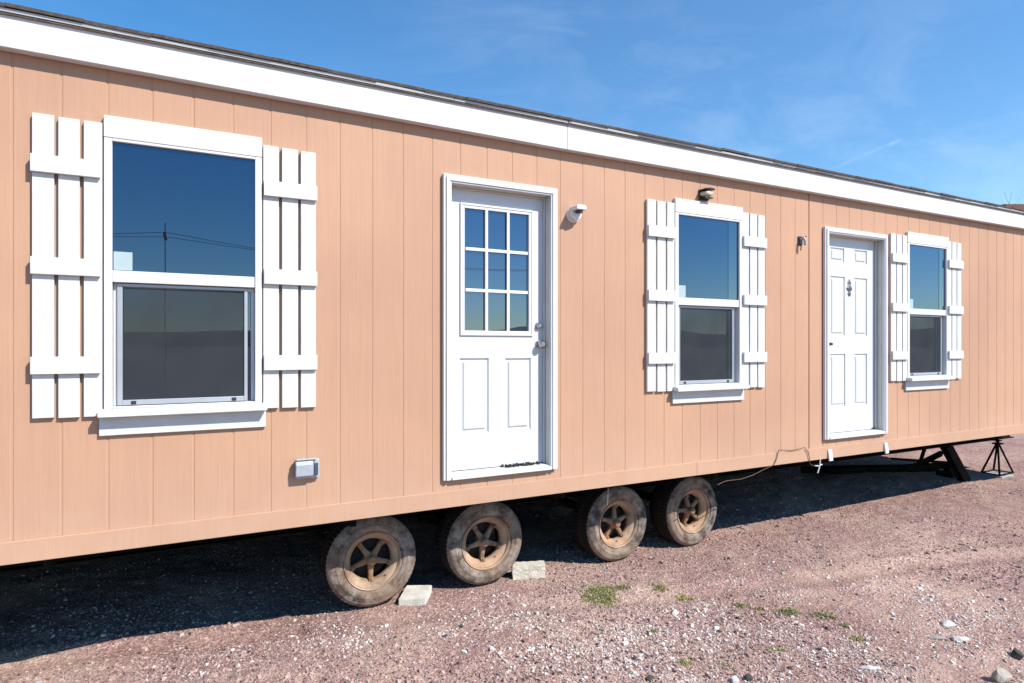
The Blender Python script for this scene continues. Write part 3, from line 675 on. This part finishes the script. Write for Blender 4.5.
def ground_mat():
    m = bpy.data.materials.new('gravel_soil'); m.use_nodes = True
    t = m.node_tree; b = t.nodes['Principled BSDF']; lk = t.links.new
    b.inputs['Roughness'].default_value = .95; b.inputs['Specular IOR Level'].default_value = .15
    c = N(t, 'ShaderNodeTexCoord')
    def noise(sc, de, ro=.6):
        n = N(t, 'ShaderNodeTexNoise'); n.inputs['Scale'].default_value = sc; n.inputs['Detail'].default_value = de; n.inputs['Roughness'].default_value = ro
        lk(c.outputs['Object'], n.inputs['Vector']); return n
    def ramp(src, stops):
        r = N(t, 'ShaderNodeValToRGB'); e = r.color_ramp.elements
        while len(e) < len(stops): e.new(.5)
        for q, (p, col) in zip(e, stops): q.position = p; q.color = (*col, 1)
        lk(src, r.inputs[0]); return r
    def mixn(a, b_, f, bt='MIX'):
        x = N(t, 'ShaderNodeMixRGB', blend_type=bt)
        for s, v in (('Color1', a), ('Color2', b_), ('Fac', f)):
            if isinstance(v, (tuple, float, int)): x.inputs[s].default_value = (*v, 1) if isinstance(v, tuple) else v
            else: lk(v, x.inputs[s])
        return x.outputs[0]
    big = noise(.55, 4); soil = ramp(big.outputs['Fac'], [(.30, (.295, .182, .158)), (.5, (.375, .24, .203)), (.68, (.49, .345, .275))])
    # grains, in two sizes
    v1 = N(t, 'ShaderNodeTexVoronoi'); v1.inputs['Scale'].default_value = 62; lk(c.outputs['Object'], v1.inputs['Vector'])
    v2 = N(t, 'ShaderNodeTexVoronoi'); v2.inputs['Scale'].default_value = 150; lk(c.outputs['Object'], v2.inputs['Vector'])
    s1 = N(t, 'ShaderNodeSeparateColor'); lk(v1.outputs['Color'], s1.inputs[0]); s2 = N(t, 'ShaderNodeSeparateColor'); lk(v2.outputs['Color'], s2.inputs[0])
    g1 = ramp(s1.outputs[0], [(0, (.55, .5, .52)), (.5, (.95, .93, .95)), (.85, (1.2, 1.2, 1.2)), (1, (1.7, 1.75, 1.8))])
    g2 = ramp(s2.outputs[0], [(0, (.62, .58, .6)), (.6, (1.0, 1.0, 1.0)), (1, (1.45, 1.45, 1.45))])
    a = mixn(soil.outputs[0], g1.outputs[0], .75, 'MULTIPLY'); a = mixn(a, g2.outputs[0], .7, 'MULTIPLY')
    # bare tan dust
    dn_ = noise(1.3, 6); dm_ = ramp(dn_.outputs['Fac'], [(.47, (0, 0, 0)), (.64, (.45, .45, .45))])
    a = mixn(a, (.52, .375, .285), dm_.outputs[0])
    lk(a, b.inputs['Base Color'])
    n5 = noise(90, 5); bp = N(t, 'ShaderNodeBump'); bp.inputs['Strength'].default_value = .7; bp.inputs['Distance'].default_value = .012
    ma = N(t, 'ShaderNodeMath', operation='ADD'); lk(n5.outputs['Fac'], ma.inputs[0]); lk(v1.outputs['Distance'], ma.inputs[1]); lk(ma.outputs[0], bp.inputs['Height'])
    lk(bp.outputs[0], b.inputs['Normal'])
    return m
gr = np_mesh('ground', np.stack([XX.ravel(), YY.ravel(), ZZ.ravel()], -1), Q, ground_mat())
tag(gr, 'reddish gravel yard under and in front of the home', 'ground', kind='structure')
# low hills all round, far off
na, nr = 240, 7; V = []; Qh = []
for i in range(na):
    t = 2 * math.pi * i / na
    hh = 16 + 26 * (mnoise.noise(Vector((math.cos(t) * 2.2, math.sin(t) * 2.2, 3.1))) + .5) + 7 * mnoise.noise(Vector((math.cos(t) * 9, math.sin(t) * 9, 1)))
    for j in range(nr):
        r = 900 + j * 60; q = math.sin(math.pi * j / (nr - 1)) ** 1.2
        V.append((math.cos(t) * r, math.sin(t) * r, -1.0 + max(6, hh) * q * (1 + .25 * mnoise.noise(Vector((math.cos(t) * 20, math.sin(t) * 20, j))))))
for i in range(na):
    for j in range(nr - 1): Qh.append((i * nr + j, ((i + 1) % na) * nr + j, ((i + 1) % na) * nr + j + 1, i * nr + j + 1))
hills = np_mesh('hills', np.array(V), np.array(Qh), mat('dry_hills', (.13, .10, .08), .95, var=.3, vscale=.01))
tag(hills, 'low dry hills on the horizon', 'hills', kind='structure')

# loose stones ----------------------------------------------------------
def stones(n_total, sizes, fun, seed):
    g = np.random.default_rng(seed)
    pts = []
    got = 0
    while got < n_total:
        k = n_total * 3
        # distance from the camera foot spread evenly in the logarithm, so that near ground gets more
        r = np.exp(g.uniform(math.log(3.0), math.log(15), k)); a = g.uniform(-PHI + R(90 - 43), -PHI + R(90 + 43), k)
        x = r * np.cos(a); y = -CD + r * np.sin(a)
        keep = (y < 2.4) & (g.uniform(0, 1, k) < np.clip(1.6 - y, .12, 1)) & (g.uniform(0, 1, k) < fun(x, y))
        pts.append(np.stack([x[keep], y[keep]], -1)); got += keep.sum()
    P = np.concatenate(pts)[:n_total]
    n = n_total
    base = np.array([(-1, -1, -1), (1, -1, -1), (1, 1, -1), (-1, 1, -1), (-1, -1, 1), (1, -1, 1), (1, 1, 1), (-1, 1, 1)], float) * .62
    fc = np.array([(0, 3, 2, 1), (4, 5, 6, 7), (0, 1, 5, 4), (1, 2, 6, 5), (2, 3, 7, 6), (3, 0, 4, 7)])
    sz = np.clip(g.lognormal(math.log(sizes[0]), sizes[1], n), .003, sizes[2])
    V = base[None] * (1 + g.uniform(-.42, .42, (n, 8, 3)))
    V[:, 4:, :2] *= g.uniform(.45, .9, (n, 1, 1))
    V *= np.stack([g.uniform(.8, 1.5, n), g.uniform(.7, 1.1, n), g.uniform(.45, .9, n)], -1)[:, None, :] * sz[:, None, None]
    t = g.uniform(0, 2 * math.pi, n); ct, st = np.cos(t)[:, None], np.sin(t)[:, None]
    x = V[..., 0] * ct - V[..., 1] * st; y = V[..., 0] * st + V[..., 1] * ct; z = V[..., 2]
    tl = g.normal(0, .3, n)[:, None]; y, z = y * np.cos(tl) - z * np.sin(tl), y * np.sin(tl) + z * np.cos(tl)
    z0 = gz(P[:, 0], P[:, 1])
    V = np.stack([x + P[:, :1], y + P[:, 1:], z + (z0 + sz * .12)[:, None]], -1).reshape(-1, 3)
    Q = (np.arange(n)[:, None, None] * 8 + fc[None]).reshape(-1, 4)
    return V, Q, g
def stone_mat(name, col, v=.25):
    m = mat(name, col, .9, spec=.2, var=v, vscale=35, bump=.3, bscale=150); return m
SM = [stone_mat('stone_plum', (.24, .145, .135)), stone_mat('stone_brown', (.36, .235, .20)), stone_mat('stone_rose', (.49, .335, .285)), stone_mat('stone_grey', (.46, .375, .345)), stone_mat('stone_dark', (.06, .048, .048))]
def f_any(x, y): return (.10 + .9 * np.clip((vnoise(x, y, .8, 11) - .25) * 2.2, 0, 1)) * (1 - .75 * rut(x, y))
V, Q, g = stones(80000, (.0052, .50, .022), f_any, 3)
mi = np.repeat(g.choice(5, len(Q) // 6, p=[.26, .30, .27, .12, .05]), 6)
o = np_mesh('gravel', V, Q, None, SM, mi, smooth=False); tag(o, 'fine reddish and plum gravel strewn over the yard', 'gravel', kind='stuff')
blobs = [(500, 612, .35), (520, 628, .3), (620, 645, .38), (660, 640, .3), (570, 655, .4), (700, 636, .3), (640, 668, .3), (590, 675, .35), (320, 632, .28), (345, 640, .22), (240, 650, .25),
         (890, 592, .6), (915, 600, .5), (930, 618, .5), (950, 640, .4), (770, 640, .4), (745, 668, .35), (860, 660, .45), (800, 590, .4), (780, 580, .5), (700, 672, .3), (985, 650, .4), (900, 680, .3), (980, 605, .6), (690, 610, .35), (440, 640, .25), (200, 668, .2)]
BL = [(*ground(a, b), r) for a, b, r in blobs]
def f_pale(x, y):
    d = np.zeros_like(x) + .018
    for bx_, by_, r in BL: d = np.maximum(d, np.exp(-((x - bx_) ** 2 + ((y - by_) * 1.3) ** 2) / (r * r)))
    return (y < .9) * np.clip(d * (.10 + 1.2 * vnoise(x, y, .16, 21) * vnoise(x, y, .5, 22) * 1.4), 0, 1) * (1 - .6 * rut(x, y))
PM = [stone_mat('stone_white', (.70, .65, .60), .12), stone_mat('stone_cream', (.62, .53, .45), .15), stone_mat('stone_lilac', (.56, .455, .42), .15)]
V, Q, g = stones(9000, (.0057, .48, .024), f_pale, 5)
mi = np.repeat(g.choice(3, len(Q) // 6, p=[.45, .33, .22]), 6)
o = np_mesh('pale_gravel', V, Q, None, PM, mi, smooth=False); tag(o, 'white and cream stone chips scattered in drifts over the gravel', 'gravel', kind='stuff')

# single rocks -----------------------------------------------------------
def rock(px, py, w, h, material, label, seed, stretch=(1.3, .9, 1), rot=0.0):
    x, y = ground(px, py); g = random.Random(seed)
    import bmesh
    bm = bmesh.new(); bmesh.ops.create_icosphere(bm, subdivisions=3, radius=1)
    cuts = [Vector((g.uniform(-1, 1), g.uniform(-1, 1), g.uniform(-.4, 1))).normalized() for _ in range(9)]
    for v in bm.verts:
        p = v.co.copy()
        for n_ in cuts:
            dd = p.dot(n_) - .62
            if dd > 0: p -= n_ * dd * .85
        p *= 1 + .12 * mnoise.noise(p * 2.5 + Vector((seed, 0, 0))); v.co = (p.x * w * stretch[0] / 1.2, p.y * w * stretch[1] / 1.2, p.z * h)
    me = bpy.data.meshes.new('rock'); bm.to_mesh(me); bm.free(); me.materials.append(material)
    me.polygons.foreach_set('use_smooth', [True] * len(me.polygons)); me.set_sharp_from_angle(angle=R(25))
    o = bpy.data.objects.new('rock', me); COL.objects.link(o); o.location = (x, y, float(gz(x, y)) + h * .35); o.rotation_euler = (0, 0, rot)
    tag(o, label, 'rock', 'single rocks lying on the gravel'); return o
rm_w = mat('rock_white', (.60, .57, .52), .9, var=.2, vscale=25, bump=.5, bscale=90)
rm_d = mat('rock_dark', (.055, .05, .045), .9, var=.35, vscale=25, bump=.6, bscale=90)
rm_g = mat('rock_tan', (.42, .36, .30), .9, var=.25, vscale=25, bump=.6, bscale=90)
rock(1000, 679, .058, .055, rm_g, 'large cream and grey rock at the lower right corner of the photo', 1, rot=-.7)
rock(1017, 655, .050, .040, rm_d, 'dark rock near the right edge, above the large cream rock', 2, rot=.4)
rock(947, 624, .055, .026, rm_w, 'flat white rock with a dark shaded underside, farther from the cream rock', 3, rot=-.4)
rock(960, 639, .055, .020, rm_w, 'long low pale rock just in front of the flat white rock', 4, stretch=(1.7, .7, 1), rot=-.3)
rock(938, 638, .048, .018, rm_g, 'thin slanting pinkish rock left of the long low pale rock', 5, stretch=(1.6, .6, 1), rot=-.8)
rock(675, 612, .030, .024, rm_w, 'small round white rock alone below the right grass patch', 6)
rock(748, 680, .030, .026, rm_d, 'dark rock at the bottom edge beside a white rock', 7)
rock(735, 682, .032, .026, rm_w, 'white rock at the bottom edge beside a dark rock', 8)
rock(871, 671, .040, .016, rm_w, 'thin pale slab lying near the bottom edge', 9, stretch=(1.8, .6, 1), rot=-.5)
rock(650, 681, .030, .024, rm_d, 'dark red brown stone at the bottom edge near the middle', 10)

# weeds --------------------------------------------------------------------
gm = [mat('weed_green', (.24, .25, .07), .7, var=.35, vscale=30), mat('weed_yellow', (.30, .29, .075), .7, var=.35, vscale=30), mat('weed_dark', (.22, .23, .08), .7, var=.35, vscale=30)]
def tuft(px, py, w, d, n, hmax, m, label, seed, clumps=4):
    x, y = ground(px, py); g = random.Random(seed); mb = MB()
    cl = [(g.uniform(-.4, .4), g.uniform(-.4, .4), g.uniform(.6, .8)) for _ in range(clumps)]
    ca, sa = math.cos(-PHI), math.sin(-PHI)
    for _ in range(int(n * .5)):
        cx, cy, cr_ = g.choice(cl)
        u = (cx + g.gauss(0, cr_ * .62)) * w / 2; v = (cy + g.gauss(0, cr_ * .75)) * d / 2
        bx_, by_ = x + u * ca - v * sa, y + u * sa + v * ca; bz = float(gz(bx_, by_)) - .002
        a = g.uniform(0, 6.28); ln = hmax * g.uniform(.4, 1); le = g.uniform(.3, 1.3); wd = g.uniform(.0018, .004)
        dx, dy = math.cos(a), math.sin(a); sx, sy = -dy * wd, dx * wd
        p1 = (bx_ + dx * ln * le * .4, by_ + dy * ln * le * .4, bz + ln * .7); p2 = (bx_ + dx * ln * le, by_ + dy * ln * le, bz + ln * (.95 - .3 * le))
        mb.add([(bx_ - sx, by_ - sy, bz), (bx_ + sx, by_ + sy, bz), (p1[0] + sx, p1[1] + sy, p1[2]), (p1[0] - sx, p1[1] - sy, p1[2]), p2], [(0, 1, 2, 3), (3, 2, 4)])
    o = obj('grass_tuft', mb, m, at=(x, y, 0)); tag(o, label, 'grass tuft', 'small weeds growing in the gravel'); return o
tuft(603, 594, .28, .30, 1150, .032, gm[0], 'largest patch of green weeds, in front of the third wheel', 1, 7)
tuft(588, 597, .14, .10, 200, .025, gm[1], 'yellow green fringe at the left of the largest weed patch', 2, 3)
tuft(624, 589, .16, .10, 220, .025, gm[2], 'thin weeds at the right of the largest weed patch', 3, 4)
tuft(660, 588, .12, .10, 220, .03, gm[0], 'small weed patch between the largest patch and the yellowish patch', 4, 3)
tuft(685, 596, .12, .12, 240, .03, gm[1], 'yellowish weed patch right of the largest patch, below the fourth wheel', 5, 3)
tuft(653, 632, .08, .04, 120, .02, gm[0], 'tiny green tuft on the white stone drift below the weed patches', 6, 2)
tuft(688, 666, .10, .08, 150, .024, gm[1], 'sparse tuft at the bottom edge right of the white stone drift', 7, 3)
tuft(741, 605, .12, .06, 200, .026, gm[0], 'leftmost tuft of the row of weeds on the right', 8, 2)
tuft(760, 608, .10, .05, 150, .022, gm[1], 'yellow green second tuft of the row of weeds on the right', 9, 2)
tuft(789, 613, .16, .09, 330, .03, gm[2], 'broadest dark green tuft in the middle of the row of weeds on the right', 10, 3)
tuft(825, 617, .18, .12, 300, .028, gm[2], 'broken tuft with white stones in it, in the row of weeds on the right', 11, 4)
tuft(847, 626, .08, .06, 160, .026, gm[2], 'small dark tuft just right of the broken tuft with white stones', 12, 2)
tuft(858, 638, .09, .07, 170, .026, gm[1], 'bright tuft at the lower right end of the row of weeds', 13, 2)
tuft(776, 651, .11, .04, 190, .024, gm[0], 'flat green tuft alone below the row of weeds', 14, 2)
tuft(728, 667, .07, .06, 70, .026, gm[1], 'faint yellowish tuft left of the flat tuft near the bottom edge', 15, 2)

# blocks behind the wheels ------------------------------------------------------
def block(name, corners, h, m, label, rough, seed):
    """a slab from its four ground corners, cut finely and roughened"""
    import bmesh
    A, B, C_, D_ = [Vector((*c, 0)) for c in corners]; o0 = (A + B + C_ + D_) / 4
    zb = float(gz(o0.x, o0.y)) - .006
    bm = bmesh.new()
    vs = [bm.verts.new(p) for p in [A, B, C_, D_]] + [bm.verts.new(p + Vector((0, 0, h))) for p in [A, B, C_, D_]]
    for f in [(0, 3, 2, 1), (4, 5, 6, 7), (0, 1, 5, 4), (1, 2, 6, 5), (2, 3, 7, 6), (3, 0, 4, 7)]: bm.faces.new([vs[i] for i in f])
    bmesh.ops.bevel(bm, geom=list(bm.edges), offset=.004, segments=2, affect='EDGES')
    bmesh.ops.subdivide_edges(bm, edges=[e for e in bm.edges if e.calc_length() > .03], cuts=10, use_grid_fill=True)
    for v in bm.verts:
        n_ = mnoise.noise_vector(v.co * 28 + Vector((seed, 0, 0))) + .6 * mnoise.noise_vector(v.co * 75); v.co += n_ * rough
    me = bpy.data.meshes.new(name); 
    for v in bm.verts: v.co -= o0
    bm.to_mesh(me); bm.free(); me.materials.append(m)
    me.polygons.foreach_set('use_smooth', [True] * len(me.polygons)); me.set_sharp_from_angle(angle=R(35))
    o = bpy.data.objects.new(name, me); COL.objects.link(o); o.location = (o0.x, o0.y, zb)
    tag(o, label, 'concrete block'); return o
block('concrete_block', [(1.345, .345), (1.520, .262), (1.650, .480), (1.478, .565)], .056, M['block'], 'flat pale concrete paver lying against the right side of the first wheel', .0012, 1)
block('concrete_block', [(2.300, .400), (2.560, .325), (2.600, .415), (2.345, .500)], .112, M['block2'], 'rough chipped concrete block wedged behind the second wheel', .006, 8)

# jack stand -------------------------------------------------------------------
jx_, jy_ = 10.60, .80
js = empty('jack_stand', (jx_, jy_, 0)); tag(js, 'black pyramid jack stand holding up the far end of the home', 'jack stand')
gz0 = float(gz(jx_, jy_))
feet = [(jx_ - .19, jy_ - .11), (jx_ + .20, jy_ - .11), (jx_ + .17, jy_ + .13), (jx_ - .17, jy_ + .13)]
for fx_, fy_ in feet:
    q = Vector((jx_, jy_, .47)); p = Vector((fx_, fy_, gz0 + .028)); t_ = q + (p - q) * .07
    obj('leg', MB().tube([t_, p], .015, 4), M['steel'], js)
obj('top_plate', MB().box(jx_ - .06, jx_ + .06, jy_ - .05, jy_ + .05, .430, .450).tube([(jx_, jy_, .45), (jx_, jy_, .478)], .022, 12).box(jx_ - .04, jx_ + .04, jy_ - .04, jy_ + .04, .478, .4935), M['steel'], js, bevel=.003)
mb = MB()
for i in range(4):
    p, q = feet[i], feet[(i + 1) % 4]; mb.tube([(p[0], p[1], gz0 + .032), (q[0], q[1], gz0 + .032)], .010, 6)
obj('base_frame', mb, M['steel'], js)
wb = obj('wooden_board', MB().box(jx_ - .235, jx_ + .10, jy_ - .16, jy_ + .17, gz0 - .01, gz0 + .02), M['greyplastic'].copy(), at=(jx_ - .07, jy_, gz0), bevel=.004)
wb.data.materials[0] = mat('grey_board', (.36, .40, .42), .8, var=.2, vscale=9, bump=.3, bscale=30, bstretch=(1, 6, 6))
tag(wb, 'grey board lying flat under the black jack stand', 'board')

# tow hitch lying under the far end -----------------------------------------------
th_ = empty('tow_hitch', (9.35, .95, 0)); tag(th_, 'detached black steel tow hitch lying under the far end beside the jack stand', 'tow hitch')
def bar(p, q, w, h):
    """flat bar from p to q"""
    p, q = Vector(p), Vector(q); d = (q - p).normalized(); s_ = d.cross(Vector((0, 1, 0))).normalized() * w / 2; t_ = d.cross(s_).normalized() * h / 2
    vs = [p - s_ - t_, p + s_ - t_, p + s_ + t_, p - s_ + t_, q - s_ - t_, q + s_ - t_, q + s_ + t_, q - s_ + t_]
    return vs, [(0, 3, 2, 1), (4, 5, 6, 7), (0, 1, 5, 4), (1, 2, 6, 5), (2, 3, 7, 6), (3, 0, 4, 7)]
g0 = float(gz(9.45, .7))
mb = MB(); mb.add(*bar((9.52, .66, g0 - .01), (9.15, .72, .53), .13, .02)); mb.add(*bar((9.52, .735, g0 - .01), (9.15, .795, .53), .13, .02)); mb.add(*bar((9.52, .697, g0 - .01), (9.15, .757, .53), .02, .055))
obj('leaning_beam', mb, M['steel'], th_, bevel=.003)
mb = MB(); mb.add(*bar((9.36, .85, .22), (8.3, 1.9, .05), .08, .05)); mb.add(*bar((9.62, 1.10, .12), (8.1, 2.2, .04), .10, .06)); mb.add(*bar((9.2, .84, .40), (9.75, 1.55, .03), .07, .05))
obj('draw_bar', mb, M['steel'], th_, bevel=.003)
mb = MB(); mb.tube([(9.32, .80, .27), (8.75, 1.25, .30)], .018, 8); mb.tube([(9.25, .78, .36), (9.55, .9, .24)], .02, 8); mb.tube([(9.1, 1.0, .46), (9.05, 1.05, .20)], .025, 8)
obj('safety_rod', mb, M['steel'], th_)
mb = MB(); mb.lathe_y([(.0001, -.05), (.05, -.05), (.06, -.02), (.06, .03), (.0001, .05)], 16, (9.68, 1.0, .13)); mb.box(9.60, 9.76, .90, 1.12, g0 - .01, .075)
obj('coupler', mb, M['steel'], th_, smooth=40)

# ------------------------------------------------------------------ beyond the home
def cam_local(u, Z, z=0): return (u / F * Z * math.cos(PHI) + Z * math.sin(PHI), -u / F * Z * math.sin(PHI) + Z * math.cos(PHI) - CD, z)
hx, hy, _ = cam_local(494, 15.0)
nb = empty('neighbour_house', (hx, hy, 0)); tag(nb, 'rust roofed tan house showing just above the far end of the home', 'house')
nb.rotation_euler = (0, 0, -PHI)
def house_part(name, mb, m, bevel=0):
    me = bpy.data.meshes.new(name); me.from_pydata(mb.v, [], mb.f); me.update(); me.materials.append(m); o = bpy.data.objects.new(name, me); return link(o, nb)
house_part('wall', MB().box(.45, 9.0, .5, 7.5, -.1, 5.05), M['house_wall'])
mb = MB().prism([(0, 5.10), (0, 5.315), (4, 5.84), (8, 5.24), (8, 5.08), (4, 5.62)], 'x', 0, 9.5); house_part('roof', mb, M['house_roof'])
house_part('fascia_board', MB().box(.02, 9.4, -.03, -.002, 5.00, 5.17), M['house_roof'])
for x in (2.2, 5.6):
    wf = house_part('window', MB().box(x, x + 1.2, .46, .498, 2.6, 3.9), M['vinyl']); 
    me = bpy.data.meshes.new('pane'); q = MB().box(x + .06, x + 1.14, .44, .458, 2.66, 3.84); me.from_pydata(q.v, [], q.f); me.materials.append(M['glass']); link(bpy.data.objects.new('pane', me), wf)

# bare tree
tx, ty, _ = cam_local(479, 24.0)
tr = empty('bare_tree', (tx, ty, 0)); tag(tr, 'leafless tree whose top twigs show above the roof at the far right', 'tree')
tg = random.Random(4)
trunk = MB(); crown = MB()
def branch(mb, p, d, ln, r, depth):
    pts = [Vector(p)]; dd = Vector(d)
    for i in range(4):
        dd = (dd + Vector((tg.uniform(-.22, .22), tg.uniform(-.22, .22), tg.uniform(-.05, .18)))).normalized(); pts.append(pts[-1] + dd * ln / 4)
    mb.tube(pts, [r, r * .88, r * .76, r * .66, r * .55], 6 if depth < 2 else 4, caps=False)
    if depth < 5:
        for k in range(3 if depth < 4 else 2):
            s_ = tg.choice(pts[2:]); a = Vector((tg.uniform(-1, 1), tg.uniform(-1, 1), tg.uniform(-.1, .8))).normalized()
            branch(crown, s_, (dd * .8 + a * .75).normalized(), ln * tg.uniform(.58, .78), r * .5, depth + 1)
branch(trunk, (tx, ty, -.1), (0, 0, 1), 2.7, .17, 0)
top = max(v[2] for v in crown.v); sc_ = 7.85 / top
for mb in (trunk, crown): mb.v = [((x - tx) * sc_ + tx, (y - ty) * sc_ + ty, z * sc_) for x, y, z in mb.v]
obj('trunk', trunk, M['bark'], tr, smooth=60); obj('crown', crown, M['bark'], tr)

# power line across the road, mirrored in the window glass
px_ = [-28.95, -.95, 27.05]
for i, x in enumerate(px_):
    p = empty('utility_pole', (x, -31, 0))
    tag(p, 'wooden utility pole across the yard, mirrored in the window glass', 'utility pole', 'poles of the power line mirrored in the windows')
    obj('pole', MB().tube([(x, -31, -.2), (x, -31, 7.9)], [.028, .020], 8), M['wood'], p, smooth=60)
    obj('crossarm', MB().box(x - .06, x + .06, -31.9, -30.1, 7.2, 7.32), M['wood'], p)
for k, (yy, zz) in enumerate(((-31.7, 7.34), (-30.3, 7.34))):
    pts = []
    for a, b in zip(px_, px_[1:]):
        for j in range(14):
            t = j / 14; pts.append((a + (b - a) * t, yy, zz - 1.1 * 4 * t * (1 - t) * (.55 + .25 * k)))
    pts.append((px_[-1], yy, zz))
    o = obj('power_line', MB().tube(pts, .013, 5), M['blackrubber'], at=(px_[1], yy, 7.3))
    tag(o, ['upper', 'lower'][k] + ' black power line strung between the poles, mirrored in the window glass', 'power line', 'power lines mirrored in the windows')
